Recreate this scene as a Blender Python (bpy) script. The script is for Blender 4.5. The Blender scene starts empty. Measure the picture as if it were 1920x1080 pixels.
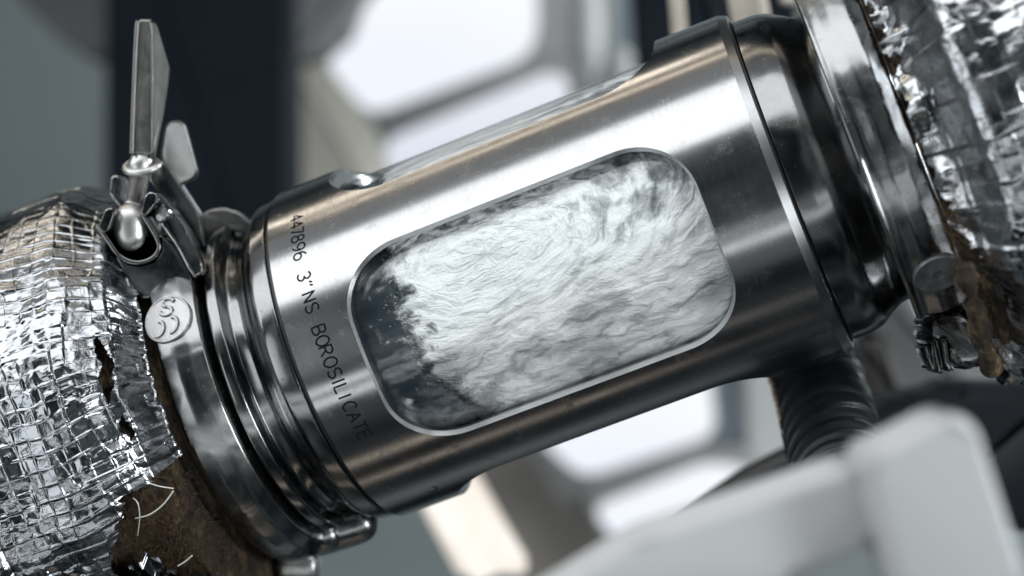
import bpy, bmesh, math, random
import numpy as np
from mathutils import Vector, Matrix

random.seed(4); rng = np.random.default_rng(7)
S = bpy.context.scene
COL = S.collection
U = 0.046                      # radius of the sight glass housing in metres
R_FIT = np.array([[0.91716828, 0.37312162, 0.13993785], [-0.35223208, 0.92328519, -0.15322214], [-0.18637303, 0.09123989, 0.97823329]])
T_FIT = np.array([-0.95876975, 0.3733342, 10.86973995])
FPX = 3510.86
CAM = Vector((0, 0, 1.2))
M3 = np.array([[1, 0, 0], [0, 0, 1], [0, -1, 0]], float)
RB = M3 @ R_FIT @ M3.T
TUBE = Matrix([[*RB[i], 0] for i in range(3)] + [[0, 0, 0, 1]])
TUBE.translation = CAM + Vector(M3 @ T_FIT) * U

# ------------------------------------------------------------ camera
cd = bpy.data.cameras.new('camera'); cam = bpy.data.objects.new('camera', cd); COL.objects.link(cam)
cam.location = CAM; cam.rotation_euler = (math.radians(90), 0, 0)
cd.sensor_width = 36; cd.lens = FPX / 1920 * 36; cd.clip_start = 0.01; cd.clip_end = 50
cd.dof.use_dof = True; cd.dof.focus_distance = 0.447; cd.dof.aperture_fstop = 8.2
S.camera = cam
S.view_settings.view_transform = 'Standard'; S.view_settings.look = 'None'
S.view_settings.exposure = .28; S.view_settings.gamma = 1
S.cycles.use_denoising = True
S.cycles.max_bounces = 10; S.cycles.transparent_max_bounces = 12
S.cycles.sample_clamp_indirect = 6

# ------------------------------------------------------------ world: a dim cluttered workshop hall
W = bpy.data.worlds.new("World"); S.world = W; W.use_nodes = True
nt = W.node_tree; nt.nodes.clear()
def N(nt, t, ins=None, **kw):
    n = nt.nodes.new(t)
    for k, v in kw.items(): setattr(n, k, v)
    for k, v in (ins or {}).items():
        if isinstance(v, bpy.types.NodeSocket): nt.links.new(v, n.inputs[k])
        else: n.inputs[k].default_value = v
    return n
def ramp(nt, fac, stops, interp='LINEAR'):
    n = N(nt, 'ShaderNodeValToRGB', {0: fac}); cr = n.color_ramp; cr.interpolation = interp
    while len(cr.elements) < len(stops): cr.elements.new(0.5)
    for e, (p, c) in zip(cr.elements, stops):
        e.position = p; e.color = (*c, 1) if len(c) == 3 else c
    return n.outputs[0]
tc = N(nt, 'ShaderNodeTexCoord')
no = N(nt, 'ShaderNodeTexNoise', {'Vector': tc.outputs['Generated'], 'Scale': 2.6, 'Detail': 3.0, 'Roughness': 0.6, 'Distortion': 0.4})
wc = ramp(nt, no.outputs[0], [(0.40, (.006, .009, .012)), (0.52, (.035, .045, .05)), (0.60, (.13, .15, .155)), (0.72, (.30, .31, .30))])
bg = N(nt, 'ShaderNodeBackground', {'Color': wc, 'Strength': 1.0})
N(nt, 'ShaderNodeOutputWorld', {'Surface': bg.outputs[0]})

# ------------------------------------------------------------ lamps, given by their azimuth round the tube axis
def tl(x, r, a):
    a = math.radians(a); return Vector((x, -r * math.cos(a), -r * math.sin(a))) * U
def lamp(name, x, r, a, lx, wd, power, col=(1, 1, 1)):
    ld = bpy.data.lights.new(name, 'AREA'); ld.shape = 'RECTANGLE'; ld.size = lx * U; ld.size_y = wd * U
    ld.energy = power; ld.color = col
    o = bpy.data.objects.new(name, ld); COL.objects.link(o)
    p = tl(x, r, a); zax = (p - tl(x, 0, 0)).normalized(); xax = Vector((1, 0, 0)); yax = zax.cross(xax)
    m = Matrix((xax, yax, zax)).transposed().to_4x4(); m.translation = p
    o.matrix_world = TUBE @ m
    return o
lamp('window_light', -1, 15, -64, 34, 8.8, 5.8, (.97, .985, 1.0))
lamp('upper_panel_lamp', -1, 16, -89.5, 34, 4.6, .36, (.97, .98, 1.0))
lamp('warm_strip_lamp', 2, 18, -103, 24, .8, .42, (1.0, .86, .68))
lamp('warm_strip_lamp', -5, 18, -112, 14, 1.5, .6, (1.0, .88, .72))
lamp('twin_strip_lamp', -1, 18, 11, 44, 1.3, .75, (.95, .98, 1.0))
lamp('twin_strip_lamp', -1, 18, 19, 44, 1.6, .85, (.95, .98, 1.0))
lamp('reflector_panel_lamp', -19, 15, -18, 24, 9.0, 2.6, (.93, .97, 1.0))
lamp('side_fill_light', 21, 13, 22, 9, 9, 9.5, (.94, .97, 1.0))  # added fill, out of view, to brighten the foam
def world_lamp(name, p, target, w, h, power, col=(1, 1, 1)):
    ld = bpy.data.lights.new(name, 'AREA'); ld.shape = 'RECTANGLE'; ld.size = w; ld.size_y = h; ld.energy = power; ld.color = col
    o = bpy.data.objects.new(name, ld); COL.objects.link(o); o.location = p
    o.rotation_euler = (Vector(target) - Vector(p)).to_track_quat('-Z', 'Y').to_euler(); return o
world_lamp('box_fill_lamp', (.55, -.05, 1.75), (.1, .33, 1.12), .3, .3, .42, (.96, .98, 1.0))  # added fill, out of view, to brighten the foreground boxes
world_lamp('backdrop_fill_lamp', (2.3, 1.2, 2.3), (-.5, 2.7, 1.15), 1.0, .8, 78, (.95, .98, 1.0))  # added fill, out of view, to lift the wall and background
lamp('low_warm_lamp', -6, 22, 66, 10, 1.6, .10, (1.0, .85, .7))
lamp('low_warm_lamp', -6, 22, 84, 10, 1.3, .07, (1.0, .85, .7))

# ------------------------------------------------------------ helpers
def tag(o, label=None, cat=None, group=None, kind=None):
    for k, v in (('label', label), ('category', cat), ('group', group), ('kind', kind)):
        if v: o[k] = v
    return o
def empty(name, mw, label, cat, group=None):
    o = bpy.data.objects.new(name, None); COL.objects.link(o); o.empty_display_size = .02
    o.matrix_world = mw; return tag(o, label, cat, group)
def link(name, me, mat, parent=None, loc=None):
    if mat: me.materials.append(mat)
    o = bpy.data.objects.new(name, me); COL.objects.link(o)
    if parent: o.parent = parent
    if loc is not None: o.location = loc
    return o
def mesh(name, V, F, uv=None, normals=None, smooth=True, sharp=None):
    me = bpy.data.meshes.new(name)
    V = np.asarray(V, float).reshape(-1, 3)
    me.from_pydata([tuple(v) for v in V] if len(V) < 60000 else V, [], F)
    if smooth: me.shade_smooth()
    if uv is not None:
        l = me.uv_layers.new(name='UVMap'); idx = np.empty(len(me.loops), np.int32); me.loops.foreach_get('vertex_index', idx)
        l.data.foreach_set('uv', np.asarray(uv, np.float32)[idx].ravel())
    if sharp: me.set_sharp_from_angle(angle=math.radians(sharp))
    if normals is not None: me.normals_split_custom_set_from_vertices([tuple(n) for n in normals])
    return me
def fastmesh(name, V, Q, uv):
    me = bpy.data.meshes.new(name); V = np.asarray(V, np.float32); Q = np.asarray(Q, np.int32)
    me.vertices.add(len(V)); me.vertices.foreach_set('co', V.ravel())
    me.loops.add(Q.size); me.loops.foreach_set('vertex_index', Q.ravel())
    me.polygons.add(len(Q)); me.polygons.foreach_set('loop_start', np.arange(0, Q.size, 4, dtype=np.int32))
    me.update(calc_edges=True); me.shade_smooth()
    l = me.uv_layers.new(name='UVMap'); l.data.foreach_set('uv', np.asarray(uv, np.float32)[Q.ravel()].ravel())
    return me
def lathe(name, prof, a0=0, a1=360, n=256, sharp=28, sub=3):
    """prof = [(x, r)...] in housing radii; closed ring when a1-a0 == 360"""
    full = abs(a1 - a0 - 360) < 1e-6
    P = []
    for i in range(len(prof) - 1):
        P.append(prof[i])
    P.append(prof[-1])
    m = n if full else n + 1
    V, UVs, F = [], [], []
    for j in range(n + 1):
        a = math.radians(a0 + (a1 - a0) * j / n)
        for x, r in P:
            V.append((x * U, -r * math.cos(a) * U, -r * math.sin(a) * U)); UVs.append((x, a * 1.0))
    k = len(P)
    for j in range(n):
        for i in range(k - 1):
            F.append((j * k + i, j * k + i + 1, (j + 1) * k + i + 1, (j + 1) * k + i))
    me = bpy.data.meshes.new(name); me.from_pydata(V, [], F)
    l = me.uv_layers.new(name='UVMap'); idx = np.empty(len(me.loops), np.int32); me.loops.foreach_get('vertex_index', idx)
    l.data.foreach_set('uv', np.asarray(UVs, np.float32)[idx].ravel())
    if full:
        bm = bmesh.new(); bm.from_mesh(me); bmesh.ops.remove_doubles(bm, verts=bm.verts, dist=1e-7); bm.to_mesh(me); bm.free()
    bm = bmesh.new(); bm.from_mesh(me); bmesh.ops.recalc_face_normals(bm, faces=bm.faces); bm.to_mesh(me); bm.free()
    me.shade_smooth(); me.set_sharp_from_angle(angle=math.radians(sharp))
    return me
def fillet(pts, rad, n=5):
    """round the inner corners of an open 2-D polyline"""
    out = [pts[0]]
    for i in range(1, len(pts) - 1):
        p0, p1, p2 = (np.array(pts[i + k], float) for k in (-1, 0, 1))
        d0 = p0 - p1; d2 = p2 - p1; l0, l2 = np.linalg.norm(d0), np.linalg.norm(d2)
        c = min(rad, l0 * .45, l2 * .45); A = p1 + d0 / l0 * c; B = p1 + d2 / l2 * c
        for k in range(n + 1):
            t = k / n; out.append(tuple((1 - t) ** 2 * A + 2 * t * (1 - t) * p1 + t * t * B))
    out.append(pts[-1]); return out
def px(u, v, z):
    """point seen at photograph pixel (u, v) at distance z (housing radii) in front of the camera"""
    return CAM + Vector(((u - 960) / FPX * z, z, -(v - 540) / FPX * z)) * U
def solid(name, poly, z, th, mat, parent=None, bevel=0.0, base=None, seg=2):
    """closed outline standing z away, th thick (away from the camera), bevelled"""
    pts = [px(p[0], p[1], z + (p[2] if len(p) > 2 else 0)) for p in poly]
    loc = base if base is not None else sum(pts, Vector()) / len(pts)
    back = Vector((0, th * U, 0)); n = len(pts)
    bm = bmesh.new()
    A = [bm.verts.new(p - loc) for p in pts]; B = [bm.verts.new(p + back - loc) for p in pts]
    bm.faces.new(A); bm.faces.new(B[::-1])
    for i in range(n): bm.faces.new((A[i], B[i], B[(i + 1) % n], A[(i + 1) % n]))
    bmesh.ops.recalc_face_normals(bm, faces=bm.faces)
    if bevel:
        bmesh.ops.bevel(bm, geom=list(bm.edges), offset=bevel * U, segments=seg, affect='EDGES', profile=.5)
    me = bpy.data.meshes.new(name); bm.to_mesh(me); bm.free(); me.shade_smooth(); me.set_sharp_from_angle(angle=math.radians(35))
    o = link(name, me, mat)
    if parent: o.parent = parent; o.location = loc - parent.location
    else: o.location = loc
    return o
def rounded(poly, rad, n=5):
    out = []; m = len(poly)
    for i in range(m):
        p0, p1, p2 = (np.array(poly[(i + k) % m], float) for k in (-1, 0, 1))
        r = rad if np.isscalar(rad) else rad[i]
        if r == 0: out.append(tuple(p1)); continue
        d0, d2 = p0 - p1, p2 - p1; l0, l2 = np.linalg.norm(d0[:2]), np.linalg.norm(d2[:2])
        A = p1 + d0 / l0 * min(r, l0 * .48); B = p1 + d2 / l2 * min(r, l2 * .48)
        for k in range(n + 1):
            t = k / n; out.append(tuple((1 - t) ** 2 * A + 2 * t * (1 - t) * p1 + t * t * B))
    return out
def sweep(name, pts, radii, mat, parent=None, n=20, base=None, closed=False, twist=None):
    pts = [Vector(p) for p in pts]; m = len(pts)
    if np.isscalar(radii): radii = [radii] * m
    loc = base if base is not None else pts[0].copy()
    V, F, UVs = [], [], []; nrm = None; L = 0
    for i, p in enumerate(pts):
        if closed: t = (pts[(i + 1) % m] - pts[i - 1]).normalized()
        else: t = (pts[min(i + 1, m - 1)] - pts[max(i - 1, 0)]).normalized()
        if nrm is None: nrm = t.orthogonal().normalized()
        nrm = (nrm - t * nrm.dot(t)).normalized(); b = t.cross(nrm)
        if i: L += (p - pts[i - 1]).length
        for j in range(n):
            a = 2 * math.pi * j / n
            V.append(p - loc + (nrm * math.cos(a) + b * math.sin(a)) * radii[i] * U); UVs.append((L / U, j / n))
    for i in range(m if closed else m - 1):
        for j in range(n):
            k = (i + 1) % m; F.append((i * n + j, i * n + (j + 1) % n, k * n + (j + 1) % n, k * n + j))
    if not closed:
        F.append(tuple(range(n))[::-1]); F.append(tuple((m - 1) * n + j for j in range(n)))
    me = mesh(name, V, F, uv=UVs, sharp=50)
    o = link(name, me, mat)
    if parent: o.parent = parent; o.location = loc - parent.location
    else: o.location = loc
    return o
def smooth_path(pts, n=8):
    pts = [np.array(p, float) for p in pts]; out = []
    for i in range(len(pts) - 1):
        p0 = pts[max(i - 1, 0)]; p1 = pts[i]; p2 = pts[i + 1]; p3 = pts[min(i + 2, len(pts) - 1)]
        for k in range(n):
            t = k / n
            out.append(.5 * ((2 * p1) + (-p0 + p2) * t + (2 * p0 - 5 * p1 + 4 * p2 - p3) * t * t + (-p0 + 3 * p1 - 3 * p2 + p3) * t ** 3))
    out.append(pts[-1]); return out

# ------------------------------------------------------------ materials
def mat(name, base=(.5, .5, .5), rough=.5, metal=0.0):
    m = bpy.data.materials.new(name); m.use_nodes = True; nt = m.node_tree
    b = nt.nodes['Principled BSDF']; b.inputs['Base Color'].default_value = (*base, 1)
    b.inputs['Roughness'].default_value = rough; b.inputs['Metallic'].default_value = metal
    return m, nt, b
def noise(nt, vec, scale, detail=4, rough=.55, dist=0.0):
    return N(nt, 'ShaderNodeTexNoise', {'Vector': vec, 'Scale': scale, 'Detail': detail, 'Roughness': rough, 'Distortion': dist}).outputs[0]
def mapping(nt, src, scale=(1, 1, 1), rot=(0, 0, 0), loc=(0, 0, 0)):
    return N(nt, 'ShaderNodeMapping', {'Vector': src, 'Scale': scale, 'Rotation': rot, 'Location': loc}).outputs[0]
def math_(nt, op, a, b=0.0, c=0.0):
    return N(nt, 'ShaderNodeMath', {0: a, 1: b, 2: c}, operation=op).outputs[0]
def mix(nt, fac, a, b, blend='MIX'):
    n = N(nt, 'ShaderNodeMix', data_type='RGBA', blend_type=blend)
    for k, v in ((0, fac), (6, a), (7, b)):
        if isinstance(v, bpy.types.NodeSocket): nt.links.new(v, n.inputs[k])
        else: n.inputs[k].default_value = v if k == 0 or len(v) == 4 else (*v, 1)
    return n.outputs[2]
def maprange(nt, v, a, b, c, d):
    return N(nt, 'ShaderNodeMapRange', {0: v, 1: a, 2: b, 3: c, 4: d}).outputs[0]
def bump(nt, h, strength, dist, nrm=None):
    ins = {'Height': h, 'Strength': strength, 'Distance': dist}
    if nrm: ins['Normal'] = nrm
    return N(nt, 'ShaderNodeBump', ins).outputs[0]

def turned_steel(name, rough=.21, aniso=.74, base=(.32, .322, .324), lines=1.0):
    m, nt, b = mat(name, base, rough, 1)
    uv = N(nt, 'ShaderNodeTexCoord').outputs['UV']
    fine = noise(nt, mapping(nt, uv, (230, 5, 1)), 1, 3, .7)
    fine2 = noise(nt, mapping(nt, uv, (90, 2.2, 1)), 1, 3, .7)
    smudge = noise(nt, mapping(nt, uv, (2.2, 2.2, 1)), 1, 5, .62, .6)
    dirt = noise(nt, mapping(nt, uv, (7, 7, 1), loc=(3.1, 2, 0)), 1, 6, .7, .3)
    d = ramp(nt, dirt, [(.56, (0, 0, 0)), (.70, (1, 1, 1))])
    r1 = math_(nt, 'ADD', maprange(nt, smudge, .3, .7, rough - .035, rough + .05), maprange(nt, fine, .3, .7, -.03, .03))
    r2 = math_(nt, 'ADD', r1, math_(nt, 'MULTIPLY', d, .10))
    nt.links.new(r2, b.inputs['Roughness'])
    c = mix(nt, maprange(nt, fine2, .3, .7, 0, .28), (*base,), tuple(x * .72 for x in base))
    c = mix(nt, math_(nt, 'MULTIPLY', d, .30), c, (.26, .255, .25))
    spk = ramp(nt, noise(nt, mapping(nt, uv, (34, 34, 1)), 1, 3, .6), [(.69, (0, 0, 0)), (.73, (1, 1, 1))])
    near = maprange(nt, N(nt, 'ShaderNodeSeparateXYZ', {0: uv}).outputs[0], .02, .30, 1.0, .12)
    c = mix(nt, math_(nt, 'MULTIPLY', math_(nt, 'MULTIPLY', spk, near), .8), c, (.13, .12, .11))
    scr = ramp(nt, noise(nt, mapping(nt, uv, (6, 130, 1), (0, 0, .9)), 1, 2, .5), [(.70, (0, 0, 0)), (.74, (1, 1, 1))])
    c = mix(nt, math_(nt, 'MULTIPLY', scr, .22), c, (.72, .72, .72))
    nt.links.new(c, b.inputs['Base Color'])
    b.inputs['Anisotropic'].default_value = aniso; b.inputs['Anisotropic Rotation'].default_value = .25
    tg = N(nt, 'ShaderNodeTangent', direction_type='RADIAL', axis='X'); nt.links.new(tg.outputs[0], b.inputs['Tangent'])
    pits = ramp(nt, noise(nt, mapping(nt, uv, (60, 60, 1)), 1, 2, .5), [(.70, (0, 0, 0)), (.78, (1, 1, 1))])
    h = math_(nt, 'SUBTRACT', fine, math_(nt, 'MULTIPLY', pits, 1.5))
    nt.links.new(bump(nt, h, .12 * lines, .00006), b.inputs['Normal'])
    return m
M_BODY = turned_steel('turned_stainless_steel')
M_RIM = turned_steel('machined_rim_steel', .3, .4, (.34, .345, .35), .5)
def polished(name, rough=.13, base=(.52, .52, .52), waves=.25, scale=60):
    m, nt, b = mat(name, base, rough, 1)
    ob = N(nt, 'ShaderNodeTexCoord').outputs['Object']
    big = noise(nt, ob, scale, 2, .5, .3)
    fine = noise(nt, ob, 1500, 3, .6)
    blot = noise(nt, ob, 90, 6, .68, .8)
    spots = ramp(nt, noise(nt, ob, 700, 2, .5), [(.68, (0, 0, 0)), (.74, (1, 1, 1))])
    nt.links.new(math_(nt, 'ADD', maprange(nt, blot, .35, .7, rough - .03, rough + .11), math_(nt, 'MULTIPLY', spots, .12)), b.inputs['Roughness'])
    c = mix(nt, maprange(nt, blot, .45, .75, 0, .5), base, (.30, .285, .27))
    c = mix(nt, math_(nt, 'MULTIPLY', spots, .5), c, (.16, .14, .12))
    nt.links.new(c, b.inputs['Base Color'])
    n1 = bump(nt, big, waves, .0012); nt.links.new(bump(nt, fine, .12, .00004, n1), b.inputs['Normal'])
    return m
M_FER = polished('polished_ferrule_steel', .14, (.18, .184, .188), .28, 40)
M_CLAMP = polished('cast_clamp_steel', .19, (.23, .233, .237), .5, 70)
M_DARKSTEEL = polished('rough_bolt_steel', .36, (.50, .50, .49), .3, 150)  # lighter, rougher steel for the bolt parts
M_WING = polished('wing_nut_steel', .38, (.20, .20, .192), .12, 120)
M_WINGB = polished('shaded_wing_steel', .42, (.11, .112, .11), .12, 120)  # wing nut steel darkened to tame the side light on the rear wing
m, nt, b = mat('badge_grain', (.5, .5, .5), .34, 1); M_BADGE = m
ob = N(nt, 'ShaderNodeTexCoord').outputs['Object']
nt.links.new(bump(nt, noise(nt, ob, 2600, 3, .7), .8, .00025), b.inputs['Normal'])
M_INK, _, b = mat('engraving_shadow', (.008, .010, .013), .9); b.inputs['Specular IOR Level'].default_value = .05
M_RUB, _, b = mat('black_gasket_rubber', (.012, .013, .014), .5)
M_BLACKIRON, _, b = mat('dark_iron', (.02, .02, .022), .5, .3)
M_LIP, _, b = mat('bright_lip_steel', (.50, .505, .51), .27, 1)  # cut edge steel, paler to stand in for the lip's bright reflection
# glass: thin reflecting shell
m = bpy.data.materials.new('borosilicate_glass'); m.use_nodes = True; nt = m.node_tree; nt.nodes.clear(); M_GLASS = m
fc = N(nt, 'ShaderNodeLayerWeight', {'Blend': .5}).outputs['Facing']
fr = N(nt, 'ShaderNodeMath', {0: math_(nt, 'POWER', fc, 5.0), 1: .93, 2: .04}, operation='MULTIPLY_ADD')
tr = N(nt, 'ShaderNodeBsdfTransparent', {'Color': (.93, .955, .96, 1)}); gl = N(nt, 'ShaderNodeBsdfGlossy', {'Color': (1, 1, 1, 1), 'Roughness': .11})
mx = N(nt, 'ShaderNodeMixShader', {0: fr.outputs[0], 1: tr.outputs[0], 2: gl.outputs[0]})
N(nt, 'ShaderNodeOutputMaterial', {'Surface': mx.outputs[0]})

# foam, and the dark empty interior painted on beside it, behind the glass
m, nt, b = mat('foaming_liquid', (.7, .7, .7), .35); M_FOAM = m
uv = N(nt, 'ShaderNodeTexCoord').outputs['UV']
sx = N(nt, 'ShaderNodeSeparateXYZ', {0: uv})
X, A = sx.outputs[0], sx.outputs[1]
def vort(vec, cx, cy, rad, ang):
    """turn the coordinates about a centre, fading outwards: a swirl"""
    sc = N(nt, 'ShaderNodeVectorMath', {0: N(nt, 'ShaderNodeVectorMath', {0: vec, 1: (cx, cy, 0)}, operation='SUBTRACT').outputs[0], 1: (1 / rad, 1.7 / rad, 1)}, operation='MULTIPLY')
    dd = N(nt, 'ShaderNodeVectorMath', {0: sc.outputs[0]}, operation='LENGTH').outputs['Value']
    an = math_(nt, 'MULTIPLY', math_(nt, 'POWER', 2.718, math_(nt, 'MULTIPLY', math_(nt, 'MULTIPLY', dd, dd), -1.0)), ang)
    return N(nt, 'ShaderNodeVectorRotate', {'Vector': vec, 'Center': (cx, cy, 0), 'Angle': an}, rotation_type='Z_AXIS').outputs[0], dd
def warp(vec, scale, amt, detail=3.0):
    w = N(nt, 'ShaderNodeTexNoise', {'Vector': vec, 'Scale': scale, 'Detail': detail, 'Roughness': .5})
    w = N(nt, 'ShaderNodeVectorMath', {0: w.outputs['Color'], 1: (.5, .5, .5)}, operation='SUBTRACT')
    w = N(nt, 'ShaderNodeVectorMath', {0: w.outputs[0], 'Scale': amt}, operation='SCALE')
    return N(nt, 'ShaderNodeVectorMath', {0: vec, 1: w.outputs[0]}, operation='ADD').outputs[0]
M_ = lambda op, a, b=0.0: math_(nt, op, a, b)
CX, CY = 1.12, -.36
wv0 = warp(uv, 1.6, .30)
sc0 = N(nt, 'ShaderNodeVectorMath', {0: N(nt, 'ShaderNodeVectorMath', {0: wv0, 1: (CX, CY, 0)}, operation='SUBTRACT').outputs[0], 1: (1.0, 1.9, 1)}, operation='MULTIPLY').outputs[0]
dv = N(nt, 'ShaderNodeVectorMath', {0: sc0}, operation='LENGTH').outputs['Value']
ss = N(nt, 'ShaderNodeSeparateXYZ', {0: sc0})
th_ = math_(nt, 'ARCTAN2', ss.outputs[1], ss.outputs[0])
pol = N(nt, 'ShaderNodeCombineXYZ', {0: M_('MULTIPLY', N(nt, 'ShaderNodeMath', {0: th_}, operation='COSINE').outputs[0], 1.6), 1: M_('MULTIPLY', N(nt, 'ShaderNodeMath', {0: th_}, operation='SINE').outputs[0], 1.6), 2: M_('ADD', M_('MULTIPLY', dv, 9.0), M_('MULTIPLY', th_, .0))}).outputs[0]
arcs = noise(nt, pol, 1.5, 5, .55, .4)                      # arcs round the eddy
arcf = noise(nt, warp(pol, 3, .4), 5.0, 3, .6, .6)
wp2 = warp(warp(uv, 2.2, .22), 8.0, .05)
lowst = noise(nt, mapping(nt, wp2, (1.9, 6.0, 1), (0, 0, .12)), 1, 7, .54)
ridg = M_('ABSOLUTE', M_('SUBTRACT', noise(nt, mapping(nt, wp2, (1.9, 5.5, 1), (0, 0, .10), (3, 1, 0)), 1, 4, .5), .5))
blot = noise(nt, warp(uv, 5, .07), 5.5, 4, .5)
mid = noise(nt, mapping(nt, wp2, (9, 15, 1), (0, 0, .5)), 1, 4, .58, .6)
fine = noise(nt, mapping(nt, warp(uv, 12, .03), (34, 44, 1), (0, 0, .6)), 1, 3, .6, 1.0)
glare = M_('POWER', 2.718, M_('MULTIPLY', M_('MULTIPLY', dv, dv), -2.4))
halo = M_('POWER', 2.718, M_('MULTIPLY', M_('MULTIPLY', dv, dv), -.75))
low = maprange(nt, A, -.22, .18, 0, 1)
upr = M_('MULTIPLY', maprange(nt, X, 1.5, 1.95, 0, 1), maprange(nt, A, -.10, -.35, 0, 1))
Lm = M_('ADD', .80, M_('MULTIPLY', glare, .34))  # blown highlight at the eddy painted into the foam tone
Lm = M_('ADD', Lm, M_('MULTIPLY', M_('MULTIPLY', M_('SUBTRACT', arcs, .5), M_('SUBTRACT', 1.0, low)), 1.8))
Lm = M_('ADD', Lm, M_('MULTIPLY', M_('MULTIPLY', M_('SUBTRACT', arcf, .5), halo), .75))
Lm = M_('ADD', Lm, M_('MULTIPLY', M_('MULTIPLY', M_('SUBTRACT', lowst, .5), low), 1.55))
Lm = M_('SUBTRACT', Lm, M_('MULTIPLY', M_('MULTIPLY', maprange(nt, ridg, .0, .045, 1, 0), low), .22))  # shaded undersides of the waves painted as dark lines
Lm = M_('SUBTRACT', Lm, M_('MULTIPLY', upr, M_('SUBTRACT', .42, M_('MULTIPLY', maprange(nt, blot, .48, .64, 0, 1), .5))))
Lm = M_('ADD', Lm, M_('MULTIPLY', M_('SUBTRACT', mid, .5), .26))
Lm = M_('SUBTRACT', Lm, M_('MULTIPLY', low, .07))
Lm = M_('ADD', Lm, M_('MULTIPLY', M_('SUBTRACT', fine, .5), .12))
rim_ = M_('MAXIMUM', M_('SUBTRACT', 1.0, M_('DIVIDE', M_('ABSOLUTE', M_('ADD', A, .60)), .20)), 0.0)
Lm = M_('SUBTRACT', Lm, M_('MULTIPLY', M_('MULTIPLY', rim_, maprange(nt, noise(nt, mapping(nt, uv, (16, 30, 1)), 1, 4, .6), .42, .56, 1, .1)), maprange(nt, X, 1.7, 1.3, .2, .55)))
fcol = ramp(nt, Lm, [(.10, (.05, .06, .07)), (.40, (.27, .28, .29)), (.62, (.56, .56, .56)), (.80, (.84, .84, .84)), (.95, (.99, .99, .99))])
fcol = mix(nt, M_('MULTIPLY', low, .5), fcol, (.97, .94, .90), 'MULTIPLY')
drops = N(nt, 'ShaderNodeTexVoronoi', {'Vector': warp(uv, 20, .02), 'Scale': 52.0}, feature='SMOOTH_F1').outputs['Distance']
edge = noise(nt, mapping(nt, wp2, (6, 8, 1)), 1, 6, .66)
th = math_(nt, 'ADD', .64, math_(nt, 'MULTIPLY', math_(nt, 'MAXIMUM', math_(nt, 'SUBTRACT', A, .22), 0.0), .60))
cov0 = math_(nt, 'ADD', math_(nt, 'SUBTRACT', X, th), math_(nt, 'MULTIPLY', math_(nt, 'SUBTRACT', edge, .5), .62))
soft = maprange(nt, A, .2, .5, .05, .16)
cov = N(nt, 'ShaderNodeMapRange', {0: cov0, 1: math_(nt, 'MULTIPLY', soft, -1.0), 2: soft, 3: 0.0, 4: 1.0}, interpolation_type='SMOOTHSTEP').outputs[0]
# spatter of droplets ahead of the foam front
dm = ramp(nt, drops, [(.0, (1, 1, 1)), (.20, (1, 1, 1)), (.30, (0, 0, 0))])
sp_ = math_(nt, 'MULTIPLY', math_(nt, 'MULTIPLY', dm, ramp(nt, noise(nt, uv, 9, 3, .6), [(.52, (0, 0, 0)), (.60, (1, 1, 1))])), maprange(nt, cov0, -.20, -.02, 0, .8))
cov = math_(nt, 'MAXIMUM', cov, sp_)
wisp = math_(nt, 'MULTIPLY', maprange(nt, noise(nt, mapping(nt, wp2, (3, 5, 1)), 1, 5, .6), .48, .72, 0, .7), maprange(nt, A, .1, .45, 0, 1))
strk = math_(nt, 'MULTIPLY', maprange(nt, noise(nt, mapping(nt, uv, (.5, 9, 1), (0, 0, -.12)), 1, 3, .5), .45, .7, 0, 1), .05)  # faint reflection streaks painted over the dark area
dark = mix(nt, strk, (.020, .030, .040), (.6, .62, .65))
dark = mix(nt, wisp, dark, (.30, .31, .31))
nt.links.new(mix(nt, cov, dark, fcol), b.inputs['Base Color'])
nt.links.new(maprange(nt, cov, 0, 1, .16, .40), b.inputs['Roughness'])
hh = M_('MULTIPLY', M_('ADD', M_('ADD', M_('MULTIPLY', M_('MULTIPLY', lowst, low), 1.3), M_('MULTIPLY', M_('MULTIPLY', arcs, M_('SUBTRACT', 1.0, low)), .6)), M_('ADD', M_('MULTIPLY', mid, .24), M_('MULTIPLY', fine, .05))), cov)
nt.links.new(bump(nt, hh, .8, .0038), b.inputs['Normal'])
b.inputs['Coat Weight'].default_value = .8; b.inputs['Coat Roughness'].default_value = .24

def foil_mat(name, rough=.2, tone=(.30, .312, .328)):
    m, nt, b = mat(name, (.80, .81, .83), rough, 1)
    ob = N(nt, 'ShaderNodeTexCoord').outputs['Object']
    cr = N(nt, 'ShaderNodeTexVoronoi', {'Vector': ob, 'Scale': 330.0, 'Randomness': 1.0}, feature='F1').outputs['Distance']
    n2 = noise(nt, ob, 260, 5, .6, 1.2)
    h = math_(nt, 'ADD', math_(nt, 'MULTIPLY', cr, .6), n2)
    nt.links.new(bump(nt, h, .22, .0008), b.inputs['Normal'])
    st = noise(nt, ob, 55, 5, .65, .5)
    nt.links.new(mix(nt, maprange(nt, st, .5, .72, 0, .5), tone, (.20, .20, .205)), b.inputs['Base Color'])
    nt.links.new(maprange(nt, noise(nt, ob, 120, 3, .5), .3, .7, rough - .08, rough + .12), b.inputs['Roughness'])
    return m
M_FOIL = foil_mat('crinkled_aluminium_foil', .15); M_FOIL2 = foil_mat('dull_aluminium_foil', .19, (.40, .415, .43))
m, nt, b = mat('mineral_wool', (.2, .14, .08), .95); M_WOOL = m
ob = N(nt, 'ShaderNodeTexCoord').outputs['Object']
w1 = noise(nt, mapping(nt, ob, (700, 160, 160), (0, .6, .7)), 1, 6, .7, 1.5); w2_ = noise(nt, ob, 70, 4, .6, .5)
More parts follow.
